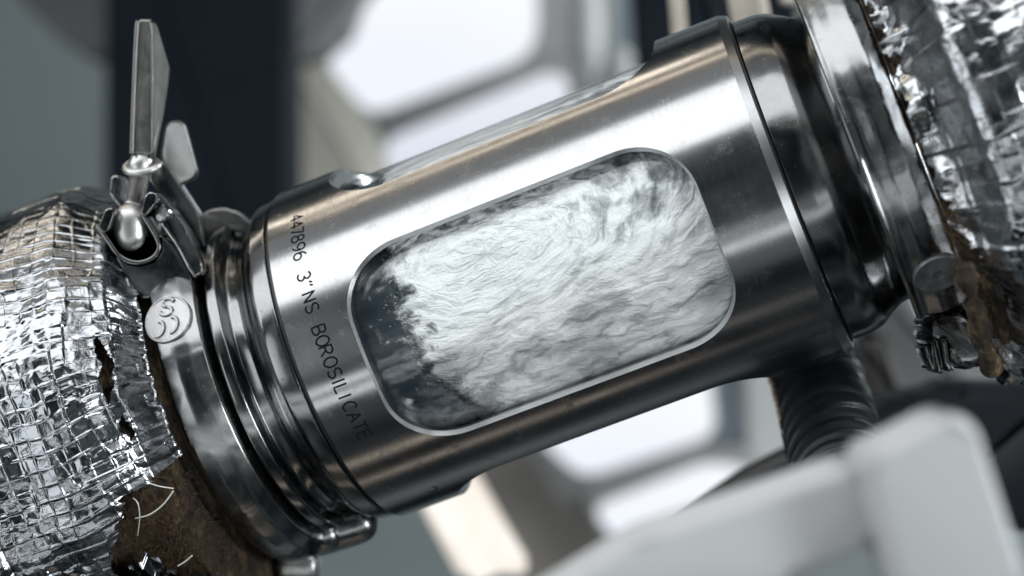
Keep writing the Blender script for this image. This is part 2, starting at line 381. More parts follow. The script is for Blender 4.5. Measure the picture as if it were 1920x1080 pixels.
nt.links.new(ramp(nt, math_(nt, 'ADD', math_(nt, 'MULTIPLY', w1, .35), math_(nt, 'MULTIPLY', noise(nt, mapping(nt, ob, (130, 60, 60), (.3, .6, .7)), 1, 5, .65, 1.5), .65)), [(.40, (.008, .006, .004)), (.50, (.035, .024, .014)), (.56, (.075, .05, .027)), (.67, (.28, .20, .11))]), b.inputs['Base Color'])
nt.links.new(bump(nt, w1, .9, .0012), b.inputs['Normal'])
M_THREAD, _, b = mat('pale_glass_thread', (.62, .62, .58), .5)
m, nt, b = mat('black_braid', (.02, .022, .026), .32); M_BRAID = m
uv = N(nt, 'ShaderNodeTexCoord').outputs['UV']
nt.links.new(mix(nt, noise(nt, mapping(nt, uv, (14, 60, 1)), 1, 3, .6), (.008, .009, .011), (.035, .039, .046)), b.inputs['Base Color'])
def plain(name, base, rough=.6, var=.15, scale=6, metal=0.0):
    m, nt, b = mat(name, base, rough, metal)
    ob = N(nt, 'ShaderNodeTexCoord').outputs['Object']
    n = noise(nt, ob, scale, 4, .55)
    nt.links.new(mix(nt, maprange(nt, n, .35, .65, 0, 1), tuple(c * (1 - var) for c in base), tuple(min(1, c * (1 + var)) for c in base)), b.inputs['Base Color'])
    nt.links.new(bump(nt, noise(nt, ob, 400, 3), .1, .0005), b.inputs['Normal'])
    return m
def emit(name, base, s, tint=None, scale=5, var=.12):
    m = bpy.data.materials.new(name); m.use_nodes = True; nt = m.node_tree; nt.nodes.clear()
    ob = N(nt, 'ShaderNodeTexCoord').outputs['Object']
    c = mix(nt, maprange(nt, noise(nt, ob, scale, 2), .4, .6, 0, 1), base, tint or tuple(x * (1 - var) for x in base))
    e = N(nt, 'ShaderNodeEmission', {'Color': c, 'Strength': s}); N(nt, 'ShaderNodeOutputMaterial', {'Surface': e.outputs[0]})
    return m

# ============================================================ the sight glass
sg = empty('sight_glass', TUBE, 'turned stainless steel sight glass housing with rounded windows and engraved lettering round its left end', 'sight glass')
L = 2.678; WA, WB, WH, WR = .361, 2.3154, .5829, .3558; CH = .026; RI = .912
def outline(inset, thetas):
    a, b_, h, r = WA + inset, WB - inset, WH - inset, WR - inset
    cx = (WA + WB) / 2; hx = (b_ - a) / 2; ox = 0
    pts = []
    for t in thetas:
        c, s = math.cos(t), math.sin(t); k = min(hx / max(abs(c), 1e-9), h / max(abs(s), 1e-9)); x, y = k * c, k * s
        if abs(x) > hx - r and abs(y) > h - r:
            qx, qy = math.copysign(hx - r, x), math.copysign(h - r, y)
            bb = c * qx + s * qy; cc = qx * qx + qy * qy - r * r; k2 = bb + math.sqrt(max(bb * bb - cc, 0)); x, y = k2 * c, k2 * s
        pts.append((cx + x, y))
    return pts
XL, XR = .010, L
cx = (WA + WB) / 2; H4 = math.pi / 4
def tcorn(x, y): return math.atan2(y, x)
base_t = [tcorn(XR - cx, -H4), tcorn(XR - cx, H4), tcorn(XL - cx, H4), tcorn(XL - cx, -H4) + 2 * math.pi]
thetas = []
segs = [(base_t[0], base_t[1], 60), (base_t[1], base_t[2], 90), (base_t[2], base_t[3], 60), (base_t[3], base_t[0] + 2 * math.pi, 90)]
for t0, t1, n in segs: thetas += [t0 + (t1 - t0) * i / n for i in range(n)]
def outer_rect():
    out = []
    for t in thetas:
        c, s = math.cos(t), math.sin(t)
        kx = ((XR - cx) if c > 0 else (cx - XL)) / max(abs(c), 1e-9); k = min(kx, H4 / max(abs(s), 1e-9))
        out.append((cx + k * c, k * s))
    return out
V, F, UVs, NR = [], [], [], []; LIP = []
nT = len(thetas); o0 = outline(0, thetas); o1 = outline(.012, thetas); orr = outer_rect(); K = 14
for q in range(4):
    ph = q * math.pi / 2
    def addrow(pts, r, nfun):
        i0 = len(V)
        for i, (x, s) in enumerate(pts):
            a = s + ph; V.append((x * U, -r * math.cos(a) * U, -r * math.sin(a) * U)); UVs.append((x, a)); NR.append(nfun(i, a))
        return i0
    rad = lambda i, a: (0, -math.cos(a), -math.sin(a)); inn = lambda i, a: (0, math.cos(a), math.sin(a))
    rows = []
    for k in range(K + 1):
        t = (k / K) ** 1.3
        rows.append(addrow([(o0[i][0] * (1 - t) + orr[i][0] * t, o0[i][1] * (1 - t) + orr[i][1] * t) for i in range(nT)], 1, rad))
    for k in range(K):
        for i in range(nT): j = (i + 1) % nT; F.append((rows[k] + i, rows[k + 1] + i, rows[k + 1] + j, rows[k] + j))
    # outline normals in the unrolled plane, pointing into the opening
    dn = []
    for i in range(nT):
        p, n_ = o1[i - 1], o1[(i + 1) % nT]; d = np.array([n_[0] - p[0], n_[1] - p[1]]); d /= np.linalg.norm(d); dn.append((-d[1], d[0]))
    def wall(i, a): return (dn[i][0], dn[i][1] * math.sin(ph), -dn[i][1] * math.cos(ph))
    def cham(i, a):
        w = np.array(wall(i, a)); r_ = np.array(rad(i, a)); v = 1.6 * w + r_; return tuple(v / np.linalg.norm(v))
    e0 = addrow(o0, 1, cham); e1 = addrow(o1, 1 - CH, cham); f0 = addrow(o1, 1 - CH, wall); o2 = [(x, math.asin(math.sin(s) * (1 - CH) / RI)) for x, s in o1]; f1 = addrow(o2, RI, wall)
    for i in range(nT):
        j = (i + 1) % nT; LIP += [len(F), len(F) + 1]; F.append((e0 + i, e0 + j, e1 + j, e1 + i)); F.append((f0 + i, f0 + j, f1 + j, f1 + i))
    g0 = addrow(o2, RI, inn); g1 = addrow(orr, RI, inn)
    for i in range(nT): j = (i + 1) % nT; F.append((g0 + i, g0 + j, g1 + j, g1 + i))
VA, NA = np.array(V), np.array(NR)
F = [f if np.dot(np.cross(VA[f[1]] - VA[f[0]], VA[f[2]] - VA[f[0]]), NA[f[0]]) > 0 else f[::-1] for f in F]
me = mesh('housing', V, F, uv=UVs, normals=NR)
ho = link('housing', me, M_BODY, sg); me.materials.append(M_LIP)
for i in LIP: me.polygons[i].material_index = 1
link('end_chamfer', lathe('end_chamfer', [(0, .88), (0, .988), (.0100, 1.0)]), M_BODY, sg)
link('end_rim', lathe('end_rim', [(L, 1.0), (L + .046, .982), (L + .050, .976), (L + .050, .90)]), M_RIM, sg)
link('gasket', lathe('gasket', [(-.0215, .90), (-.0215, .962), (-.001, .962), (-.001, .90)]), M_RUB, sg)
link('gasket', lathe('gasket', [(L + .0505, .90), (L + .0505, .945), (L + .058, .945), (L + .058, .90)]), M_RUB, sg)
pl = fillet([(-.022, .90), (-.022, .978), (-.125, .972), (-.19, .925), (-.25, .865), (-.325, .86), (-.345, .95), (-.415, .955), (-.425, .86)], .02, 5)
link('ferrule', lathe('ferrule', pl), M_FER, sg)
pr_ = fillet([(L + .058, .90), (L + .058, .934), (2.862, .932), (2.93, .915), (3.06, .835), (3.115, .83), (3.125, .88), (3.2, .88)], .035, 6)
link('ferrule', lathe('ferrule', pr_), M_FER, sg)
link('glass_tube', lathe('glass_tube', [(.05, .909), (.7, .909), (1.4, .909), (2.0, .909), (L - .05, .909)]), M_GLASS, sg)

# lettering: single stroke engraving characters, each stroke a thin ribbon lying on the housing
def arc(cx, cy, rx, ry, a0, a1, n=12): return [(cx + rx * math.cos(math.radians(a0 + (a1 - a0) * i / n)), cy + ry * math.sin(math.radians(a0 + (a1 - a0) * i / n))) for i in range(n + 1)]
GL = {
 '4': [[(.42, 0), (.42, 1), (.0, .3), (.6, .3)]], '7': [[(0, 1), (.6, 1), (.2, 0)]],
 '8': [arc(.3, .76, .24, .24, -90, 270, 20), arc(.3, .27, .3, .27, 90, 450, 20)],
 '9': [arc(.3, .7, .29, .3, 0, 360, 20), [(.59, .7)] + arc(.2, .55, .39, .55, 0, -80, 8)],
 '6': [arc(.3, .3, .29, .3, 0, 360, 20), [(.01, .3)] + arc(.4, .45, .39, .55, 180, 100, 8)],
 '3': [arc(.28, .75, .26, .25, 150, -90, 12) + arc(.28, .26, .3, .26, 90, -150, 12)],
 '"': [[(.16, 1), (.2, .93), (.1, .78)], [(.42, 1), (.46, .93), (.36, .78)]],
 'N': [[(0, 0), (0, 1), (.6, 0), (.6, 1)]],
 'S': [arc(.3, .75, .28, .25, 30, 270, 14) + arc(.3, .25, .3, .25, 90, -150, 14)],
 'B': [[(0, 0), (0, 1), (.3, 1)] + arc(.3, .76, .24, .24, 90, -90, 8) + [(0, .52)], [(.3, .52)] + arc(.3, .26, .29, .26, 90, -90, 10) + [(0, 0)]],
 'O': [arc(.32, .5, .34, .5, 0, 360, 28)], 'C': [arc(.34, .5, .34, .5, 45, 315, 22)],
 'R': [[(0, 0), (0, 1), (.3, 1)] + arc(.3, .74, .26, .26, 90, -90, 10) + [(0, .48)], [(.28, .48), (.6, 0)]],
 'I': [[(.3, 0), (.3, 1)]], 'L': [[(.05, 1), (.05, 0), (.55, 0)]], 'A': [[(0, 0), (.32, 1), (.64, 0)], [(.12, .36), (.52, .36)]],
 'T': [[(0, 1), (.64, 1)], [(.32, 0), (.32, 1)]], 'E': [[(.55, 0), (0, 0), (0, 1), (.55, 1)], [(0, .52), (.45, .52)]],
}
V, F = [], []; CHH = .074; LW = .0050
AP = [-57.1, -53.6, -50.5, -47.3, -43.8, -40.3, 0, -32.7, -29.6, -25.6, -21.9, 0, -14.7, -11.3, -8.1, -4.4, -.8, 1.9, 4.4, 7.0, 10.3, 14.0, 17.5, 21.0]
for ch, a in zip('447896 3"NS BOROSILICATE', AP):
    if ch != ' ':
        for st in GL[ch]:
            P2 = []
            for gx, gy in st: P2.append((.187 + (gy - .5) * CHH, math.radians(a) + (gx - .3) * CHH))
            # subdivide and ribbon
            Q = [P2[0]]
            for p, q in zip(P2, P2[1:]):
                n = max(1, int(math.dist(p, q) / .012)); Q += [(p[0] + (q[0] - p[0]) * i / n, p[1] + (q[1] - p[1]) * i / n) for i in range(1, n + 1)]
            i0 = len(V)
            for i, p in enumerate(Q):
                d = np.array(Q[min(i + 1, len(Q) - 1)]) - np.array(Q[max(i - 1, 0)]); d = d / (np.linalg.norm(d) + 1e-12); nn = np.array([-d[1], d[0]])
                for s in (-1, 1):
                    x, an = np.array(p) + s * nn * LW
                    V.append((x * U, -1.0008 * math.cos(an) * U, -1.0008 * math.sin(an) * U))
            for i in range(len(Q) - 1): F.append((i0 + 2 * i, i0 + 2 * i + 1, i0 + 2 * i + 3, i0 + 2 * i + 2))
link('engraved_lettering', mesh('engraved_lettering', V, F), M_INK, sg)
# small engraved arc mark low on the housing
V, F = [], []
for i, (gx, gy) in enumerate(arc(0, 0, 1, 1, -60, 150, 30)):
    for s in (-1, 1):
        x, an = .31 + gx * .032 * (1 + .12 * s), math.radians(55.5) + gy * .032 * (1 + .12 * s)
        V.append((x * U, -1.0008 * math.cos(an) * U, -1.0008 * math.sin(an) * U))
F = [(2 * i, 2 * i + 1, 2 * i + 3, 2 * i + 2) for i in range(30)]
link('engraved_mark', mesh('engraved_mark', V, F), M_INK, sg)

# ------------------------------------------------------------ liquid
def sstep(t): t = np.clip(t, 0, 1); return t * t * (3 - 2 * t)
def vnoise(x, y, seed, per=None):
    r = np.random.default_rng(seed); G = r.random((256, 256)) * 2 - 1
    xi = np.floor(x).astype(int); yi = np.floor(y).astype(int); fx = x - xi; fy = y - yi
    fx = fx * fx * (3 - 2 * fx); fy = fy * fy * (3 - 2 * fy)
    g = lambda i, j: G[i % 256, (j % per if per else j) % 256]
    return (g(xi, yi) * (1 - fx) + g(xi + 1, yi) * fx) * (1 - fy) + (g(xi, yi + 1) * (1 - fx) + g(xi + 1, yi + 1) * fx) * fy
def grid_tube(name, xs, as_, rf, dx=None, keep=None):
    Xg, Ag = np.meshgrid(xs, as_, indexing='ij'); Rg = rf(Xg, Ag)
    Xd = Xg + (dx(Xg, Ag) if dx else 0)
    V = np.stack([Xd, -Rg * np.cos(Ag), -Rg * np.sin(Ag)], -1).reshape(-1, 3) * U
    n, m = Xg.shape; idx = np.arange(n * m).reshape(n, m)
    Q = np.stack([idx[:-1, :-1], idx[:-1, 1:], idx[1:, 1:], idx[1:, :-1]], -1).reshape(-1, 4)
    if keep is not None:
        kk = keep(Xg, Ag)[:-1, :-1].reshape(-1); Q = Q[kk]
    return fastmesh(name, V, Q, np.stack([Xg, Ag], -1).reshape(-1, 2))
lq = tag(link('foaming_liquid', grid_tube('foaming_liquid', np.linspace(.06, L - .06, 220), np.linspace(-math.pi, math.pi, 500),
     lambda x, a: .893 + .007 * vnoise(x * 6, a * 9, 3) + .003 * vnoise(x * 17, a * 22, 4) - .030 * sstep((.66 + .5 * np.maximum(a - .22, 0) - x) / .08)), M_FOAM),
     'white churning foam and painted dark interior seen through the rounded window of the sight glass', 'liquid')
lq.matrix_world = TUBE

# ============================================================ left clamp
cl_ = empty('pipe_clamp', TUBE, 'cast steel pipe clamp with upright wing nut and round embossed badge, on the left', 'clamp', 'pipe clamps')
inv = TUBE.inverted()
def under(o, par):
    """put an object built in world coordinates under a parent without moving it"""
    mw = Matrix.Translation(o.location); o.parent = par; o.matrix_parent_inverse = Matrix.Identity(4)
    o.matrix_local = par.matrix_world.inverted() @ mw
    return o
pc = fillet([(-.43, .90), (-.445, .955), (-.452, 1.0), (-.47, 1.012), (-.52, 1.045), (-.60, 1.062), (-.69, 1.05), (-.735, 1.01), (-.742, .93), (-.70, .9)], .018, 4)
link('clamp_band', lathe('clamp_band', pc, -58, 268, 260), M_CLAMP, cl_)
# badge
def on_band(x, a, r): return tl(x, r, a)
bc_x, bc_a = -.600, -34.3; br = 1.062
V, F, nb = [], [], 64
def bpt(gx, gy, h): # badge plane: gx along the axis, gy round the tube
    return on_band(bc_x + gx, bc_a + math.degrees(gy / br), br + h - .9 * (gx) ** 2 * .9)
BR = .138
rings = [(1.0, -.02), (1.0, .006), (.97, .012), (.93, .012), (.90, .006), (.6, .006), (.3, .006), (0.01, .006)]
for f_, h in rings:
    for j in range(nb): t = 2 * math.pi * j / nb; V.append(bpt(BR * f_ * math.cos(t), BR * f_ * math.sin(t), h))
for i in range(len(rings) - 1):
    for j in range(nb): k = (j + 1) % nb; F.append((i * nb + j, i * nb + k, (i + 1) * nb + k, (i + 1) * nb + j))
badge = link('badge', mesh('badge', V, F, sharp=40), M_BADGE, cl_)
def emboss(strokes, name='embossed_mark', par=badge, w=.010):
    V, F = [], []
    for st in strokes:
        i0 = len(V)
        for i, p in enumerate(st):
            d = np.array(st[min(i + 1, len(st) - 1)]) - np.array(st[max(i - 1, 0)]); d /= np.linalg.norm(d) + 1e-9; nn = np.array([-d[1], d[0]])
            for s, h in ((-1.2, .005), (-.6, .017), (.6, .017), (1.2, .005)):
                q = np.array(p) + nn * s * w; V.append(bpt(q[0], q[1], h))
        for i in range(len(st) - 1):
            for k in range(3): F.append((i0 + 4 * i + k, i0 + 4 * i + k + 1, i0 + 4 * i + 5 + k, i0 + 4 * i + 4 + k))
    return link(name, mesh(name, V, F, sharp=50), M_FER, par)
# badge glyphs set out along the picture's own upright direction
ang = math.radians(-22)
def rotg(st, ox, oy): # ox right, oy down as seen; x axis of the tube points 22 deg up to the right
    out = []
    for gx, gy in st:
        rx, ry = ox + gx, oy + gy; out.append((rx * math.cos(ang) + ry * math.sin(ang), -rx * math.sin(ang) + ry * math.cos(ang)))
    return out
Sg = [(x * .045, -y * .045) for x, y in arc(0, .5, .75, .55, 20, 270, 12) + arc(0, -.6, .8, .55, 90, -170, 12)]
emboss([rotg(Sg, -.012, -.070)])
emboss([rotg([(x, -y) for x, y in arc(0, 0, .036, .042, 100, -110, 14)], -.038, .060)])
emboss([rotg([(x, -y) for x, y in arc(0, 0, .034, .044, 110, -90, 14)], .040, .036)])

Z0 = 10.42
def cpart(name, poly, z, th, m_, bev=.012): return under(solid(name, poly, z, th, m_, bevel=bev), cl_)
# back half: long arm with crescent flange
cpart('clamp_flange', rounded([(352, 398), (374, 402), (395, 391), (420, 388), (448, 396), (474, 418), (462, 440), (425, 431), (402, 444), (392, 470), (380, 500), (366, 510), (350, 470)], 8), Z0 + .35, .07, M_WING, .02)
cpart('clamp_lug', rounded([(283, 304), (290, 299), (306, 303), (313, 312), (372, 402), (386, 462), (383, 470), (374, 466), (279, 337)], 5), Z0 + .12, .20, M_CLAMP)
cpart('clamp_lug', rounded([(207, 333), (214, 327), (224, 330), (228, 344), (224, 362), (232, 378), (236, 392), (226, 392), (212, 374), (204, 362)], 5), Z0 + .10, .22, M_CLAMP)
# front half: U-shaped bent plate with two upright tabs
def strip(name, path, w, z, th, m_, bev):
    P_ = [np.array(p[:2], float) for p in smooth_path(path, 5)]; Lf, Rt = [], []
    for i in range(len(P_)):
        d = P_[min(i + 1, len(P_) - 1)] - P_[max(i - 1, 0)]; d /= np.linalg.norm(d); nn = np.array([-d[1], d[0]]) * w / 2
        Lf.append(tuple(P_[i] + nn)); Rt.append(tuple(P_[i] - nn))
    V, F = [], []
    for a_, b_ in zip(Lf, Rt):
        for (u, v), zz in ((a_, z), (b_, z), (b_, z + th), (a_, z + th)): V.append(px(u, v, zz))
    loc = V[0].copy(); V = [v - loc for v in V]; n = len(Lf)
    for i in range(n - 1):
        for k in range(4): F.append((4 * i + k, 4 * i + (k + 1) % 4, 4 * i + 4 + (k + 1) % 4, 4 * i + 4 + k))
    F += [(0, 3, 2, 1), (4 * n - 4, 4 * n - 3, 4 * n - 2, 4 * n - 1)]
    bm = bmesh.new(); vs = [bm.verts.new(v) for v in V]
    for f in F: bm.faces.new([vs[k] for k in f])
    bmesh.ops.recalc_face_normals(bm, faces=bm.faces)
    ed = [e for e in bm.edges if len(e.link_faces) == 2 and e.calc_face_angle(0) > .9]
    bmesh.ops.bevel(bm, geom=ed, offset=bev * U, segments=3, affect='EDGES', profile=.5)
    me = bpy.data.meshes.new(name); bm.to_mesh(me); bm.free(); me.shade_smooth(); me.set_sharp_from_angle(angle=math.radians(50))
    o = link(name, me, m_); o.location = loc; return under(o, cl_)
strip('fork_channel', [(186, 428), (203, 452), (220, 476), (240, 489), (262, 492), (285, 484), (297, 468), (295, 450), (281, 424), (266, 400)], 8, Z0 - .26, .42, M_FER, .009)
cpart('fork_tab', rounded([(182, 428), (197, 391), (210, 388), (216, 397), (204, 432), (194, 438)], 5), Z0 - .29, .34, M_FER, .012)
cpart('fork_tab', rounded([(262, 402), (271, 366), (281, 358), (297, 364), (294, 380), (274, 406)], 5), Z0 - .29, .34, M_FER, .012)
cpart('fork_side', rounded([(284, 359), (300, 365), (320, 390), (347, 428), (379, 492), (381, 512), (364, 522), (352, 505), (330, 462), (304, 426), (290, 398)], 5), Z0 - .24, .22, M_CLAMP, .014)
cpart('fork_back', [(200, 410), (276, 396), (300, 440), (302, 470), (288, 492), (258, 498), (232, 488), (206, 454)], Z0 + .04, .06, M_DARKSTEEL, .0)
cpart('clamp_shoulder', rounded([(198, 446), (222, 480), (240, 493), (262, 497), (288, 489), (301, 470), (300, 440), (330, 462), (358, 515), (360, 530), (300, 560), (262, 560), (236, 520)], 4), Z0 - .20, .20, M_CLAMP, .012)
def pz(l, z): return [px(u, v, z) for u, v in l]
# bolt
rod_top = (264, 318); rod_bot = (248, 400)
pts = []; rr = []; nth = 46
for i in range(nth + 1):
    t = i / nth; pts.append(px(rod_bot[0] + (rod_top[0] - rod_bot[0]) * t, rod_bot[1] + (rod_top[1] - rod_bot[1]) * t, Z0 + .0)); rr.append(.054 + .006 * (i % 2 * 2 - 1) * (t > .25))
under(sweep('threaded_rod', pts, rr, M_DARKSTEEL, n=28), cl_)
hp = [px(236 + 20 * t, 384 + 66 * t, Z0 - .03) for t in np.linspace(0, 1, 17)]
hr = [.088 * math.sqrt(max(0.02, 1 - abs(2 * t - 1) ** 2.6)) for t in np.linspace(0, 1, 17)]
under(sweep('bolt_head', [px(247 + (u_ - .5) * 10, 428 + (u_ - .5) * 96, Z0 - .15) for u_ in np.linspace(0, 1, 17)], [h * 1.14 for h in hr], M_DARKSTEEL, n=36), cl_)
under(sweep('pivot_pin', [px(301, 400, Z0 - .26), px(303, 400.5, Z0 - .25), px(314, 404, Z0 - .19), px(322, 408, Z0 - .15)], [.042, .050, .052, .050], M_CLAMP, n=28), cl_)
col_ = [px(266 + 30 * math.cos(t) + 3 * math.sin(t), 312 + 11 * math.sin(t) - 5 * math.cos(t), Z0 + .0 - .06 * math.sin(t)) for t in np.linspace(0, 2 * math.pi, 40, endpoint=False)]
under(sweep('washer', col_, .022, M_DARKSTEEL, n=14, closed=True), cl_)
under(sweep('nut_collar', [px(262, 324, Z0), px(264, 312, Z0), px(266, 300, Z0), px(268, 288, Z0)], [.060, .074, .066, .052], M_DARKSTEEL, n=32), cl_)
cpart('wing', rounded([(246, 288, -.05), (252, 150, -.05), (257, 42, -.05), (262, 35, -.05), (282, 36, -.05), (286, 60, -.05), (288, 150, -.05), (286, 290, -.05)], 4), Z0 - .02, .06, M_WING, .014)
cpart('wing_facet', rounded([(281, 38, -.03), (291, 44, .03), (303, 84, .12), (315, 125, .22), (312, 160, .20), (302, 225, .12), (288, 296, -.03), (280, 296, -.05), (281, 150, -.05)], 3), Z0 - .0, .05, M_WING, .01)
under(sweep('wing_edge', pz(smooth_path([(247, 288), (251, 170), (256, 60), (259, 40)], 6), Z0 - .075), .0135, M_WING, n=10), cl_)
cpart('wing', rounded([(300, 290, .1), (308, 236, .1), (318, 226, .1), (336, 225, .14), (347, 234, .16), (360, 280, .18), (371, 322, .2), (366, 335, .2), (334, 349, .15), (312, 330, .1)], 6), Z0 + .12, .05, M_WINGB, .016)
# hinge at the underside
def capsule(name, a_, b_, rad, m_, pw=3.0, par=None):
    ts = np.linspace(0, 1, 19)
    o = sweep(name, [px(*(np.array(a_) * (1 - t) + np.array(b_) * t)) for t in ts], [rad * max(.05, 1 - abs(2 * t - 1) ** pw) ** .5 for t in ts], m_, n=30)
    return under(o, par or cl_)
capsule('clamp_hinge', (560, 1018, 10.9), (706, 972, 10.8), .115, M_CLAMP, 5)
capsule('clamp_hinge', (520, 1012, 10.75), (640, 1000, 10.8), .10, M_CLAMP, 6)
capsule('hinge_knuckle', (520, 1062, 10.9), (602, 1060, 10.9), .12, M_DARKSTEEL, 8)

# ============================================================ foil insulation
def crumple(x, y, cell, seed, k=1.0, sgn=1, g=.5):
    """faceted crumple: lower/upper envelope of random planes"""
    r = np.random.default_rng(seed); n = 128
    jx, jy, h, gx, gy = (r.random((n, n)) for _ in range(5))
    x = x / cell; y = y / cell; xi = np.floor(x).astype(int); yi = np.floor(y).astype(int)
    best = np.full(x.shape, -1e9)
    for di in (-1, 0, 1):
        for dj in (-1, 0, 1):
            I = (xi + di); J = (yi + dj); a_, b_ = I % n, J % n
            px_ = I + jx[a_, b_]; py_ = J + jy[a_, b_]
            dx, dy = x - px_, y - py_
            best = np.maximum(best, h[a_, b_] * .5 + g * ((gx[a_, b_] - .5) * dx + (gy[a_, b_] - .5) * dy) * 2 - k * (dx * dx + dy * dy))
    return sgn * best * cell
def foil_disp(x, s, seed, grid=.10, amp=1.0, flat=None):
    """x along the axis, s round the girth (both in housing radii)"""
    wx = x + .035 * vnoise(x * 3, s * 3, seed + 1) + .004 * vnoise(x * 2, s * 11, seed + 15)
    ws = s + .030 * vnoise(x * 3.3 + 9, s * 2.6, seed + 2) + .004 * vnoise(x * 11, s * 2, seed + 5)
    gs = grid * .86
    u_, v_ = (wx / grid) % 1, (ws / gs) % 1
    d1 = np.minimum(u_, 1 - u_) * grid; d2 = np.minimum(v_, 1 - v_) * gs
    lw = .0052
    vis = np.clip(.5 + .9 * vnoise(x * 2.6, s * 2.6, seed + 12), .08, 1)
    ridge = (np.exp(-(d2 / lw) ** 2) * .0040 + np.exp(-(d1 / lw) ** 2) * .0035) * vis
    cx_ = np.floor(wx / grid).astype(int); cs_ = np.floor(ws / gs).astype(int)
    r = np.random.default_rng(seed + 9); G = r.random((64, 64, 2)) - .5
    pil = np.clip(np.minimum(d1, d2) / .02, 0, 1)
    tilt = pil * (G[cx_ % 64, cs_ % 64, 0] * (u_ - .5) + G[cx_ % 64, cs_ % 64, 1] * (v_ - .5)) * .036
    m = .35 + .65 * sstep(.5 + 1.1 * vnoise(x * 1.3, s * 1.3, seed + 21))
    if flat is not None: m = m * flat
    c1 = crumple(x + .05 * vnoise(x * 4, s * 4, 90), s * .6, .17, seed + 3, .6, -1, 1.3) * .17 + crumple(x + 5, s * .8, .30, seed + 4, .45, 1, 1.1) * .16 + crumple(x, s, .055, seed + 6, .8, 1, 1.1) * .06
    big = .045 * vnoise(x * 1.6, s * 1.4, seed + 7) + .012 * vnoise(x * 4, s * 3.2, seed + 8)
    return amp * (ridge + c1 * m + tilt * m + big)
ins = empty('pipe_insulation', TUBE @ Matrix.Translation((-1.2 * U, 0, 0)), 'crinkled silver foil pipe wrap, torn open over brown wool, left of the badged clamp', 'pipe insulation', 'foil wrapped pipe insulation')
off = Vector((1.2 * U, 0, 0))
X_END = -.742
def rad_left(x, a):
    s = a * 1.45; t = sstep((X_END - x) / .42)
    base = 1.045 + .20 * sstep((X_END - x) / .11) + .19 * sstep((X_END - x - .04) / .34) + .09 * sstep((X_END - x - .3) / 1.0)
    ec = np.exp(-((X_END - x) / .13) ** 2)
    return base + foil_disp(x, s, 11, .090, flat=.6 + .4 * sstep((s + 1.3) / .5)) + ec * (crumple(x, s, .06, 77, .7, 1, 1.6) * .42 + .025 * vnoise(x * 12, s * 9, 78))
def keep_left(x, a):
    d = np.degrees(a)
    e = .03 * vnoise(a * 30, x * 3, 5) + .014 * vnoise(a * 90, x * 10, 6)
    # slit next to the hem
    sl = (np.abs(x + .895 + e * .4 + .02 * np.sin(a * 20)) < .030 * np.clip(np.minimum(d + 31, -13 - d) / 5, 0, 1) + .0) | (np.abs(x + .875 + e * .4) < .022 * np.clip(np.minimum(d + 10.5, -4 - d) / 2, 0, 1))
    # big tear at the bottom
    lower = -1.02 + .0 * x - .22 * sstep((d - 7) / 14) + .15 * sstep((d - 18) / 10)
    tear = (d > 6.2 + e * 60 + (x + .95) * -9) & (x > lower + e) & (d < 150)
    return ~(sl | tear)
nx, na = 500, 1180
foil = link('foil_jacket', grid_tube('foil_jacket', np.linspace(-2.75, X_END, nx), np.radians(np.r_[np.linspace(-180, -100, 40, endpoint=False), np.linspace(-100, 92, na), np.linspace(92, 180, 40)[1:]]), rad_left, keep=keep_left), M_FOIL, ins, off)
# lower foil flap hanging below the tear
flap = link('foil_flap', grid_tube('foil_flap', np.linspace(-1.5, -.78, 170), np.radians(np.linspace(21, 80, 330)),
    lambda x, a: 1.36 + .10 * np.sin(x * 9 + a * 5) * .5 + crumple(x, a * 1.4, .12, 31, .6, 1, 1.6) * .6 + crumple(x, a * 1.4, .05, 32, .7, -1, 1.4) * .4 + .03 * vnoise(x * 6, a * 7, 8) - .25 * sstep((x + .95) / .2),
    keep=lambda x, a: (np.degrees(a) > 18 + 36 * np.clip(x + 1.2, -.05, 1) + 3.0 * vnoise(x * 14, a * 2, 9) + 1.2 * vnoise(x * 50, a * 2, 10)) & (x < -.86 + .06 * vnoise(a * 25, x, 19))), M_FOIL, ins, off)
def wool_r(base, seed, amp=.05):
    return lambda x, a: base + amp * vnoise(x * 5, a * 6, seed) + amp * .5 * vnoise(x * 13, a * 14, seed + 1) + amp * .4 * np.abs(vnoise(x * 34, a * 30, seed + 2)) + amp * .3 * np.abs(vnoise(x * 80, a * 60, seed + 3))
def wool_left(x, a):
    return wool_r(1.10, 41, .05)(x, a) + .09 * vnoise(x * 9 + 4 * a, a * 4, 47) + .09 * np.abs(vnoise(x * 7, a * 12, 48)) - .04 + .15 * sstep((-.845 - x) / .06) - .34 * sstep((x + .845) / .06)
link('mineral_wool', grid_tube('mineral_wool', np.linspace(-1.9, -.745, 220), np.linspace(-math.pi, math.pi, 720), wool_left), M_WOOL, ins, off)
# wool fibres
M_FIB = plain('wool_fibre', (.10, .065, .034), .8, .6, 900)
def fibres(name, par, off, xr, ar, rfun, n, seed, lmax=.10):
    r = np.random.default_rng(seed); V, F = [], []
    for _ in range(n):
        x, a = r.uniform(*xr), math.radians(r.uniform(*ar)); rr_ = rfun(np.array(x), np.array(a)) - .005
        th = r.uniform(0, 2 * math.pi); ln = r.uniform(.03, lmax); k = r.uniform(-6, 6); w = r.uniform(.0005, .0012); lift = r.uniform(.01, .05)
        i0 = len(V)
        for i in range(6):
            t = i / 5; x_ = x + math.cos(th + k * t * .3) * ln * t; a_ = a + math.sin(th + k * t * .3) * ln * t; rr2 = rr_ + lift * math.sin(t * 2.4)
            for s in (-1, 1): V.append(tl(x_ + s * w * math.sin(th), rr2, math.degrees(a_ - s * w * math.cos(th))))
        for i in range(5): F.append((i0 + 2 * i, i0 + 2 * i + 1, i0 + 2 * i + 3, i0 + 2 * i + 2))
    o = link(name, mesh(name, V, F), M_FIB, par, off); o['kind'] = 'stuff'; return o
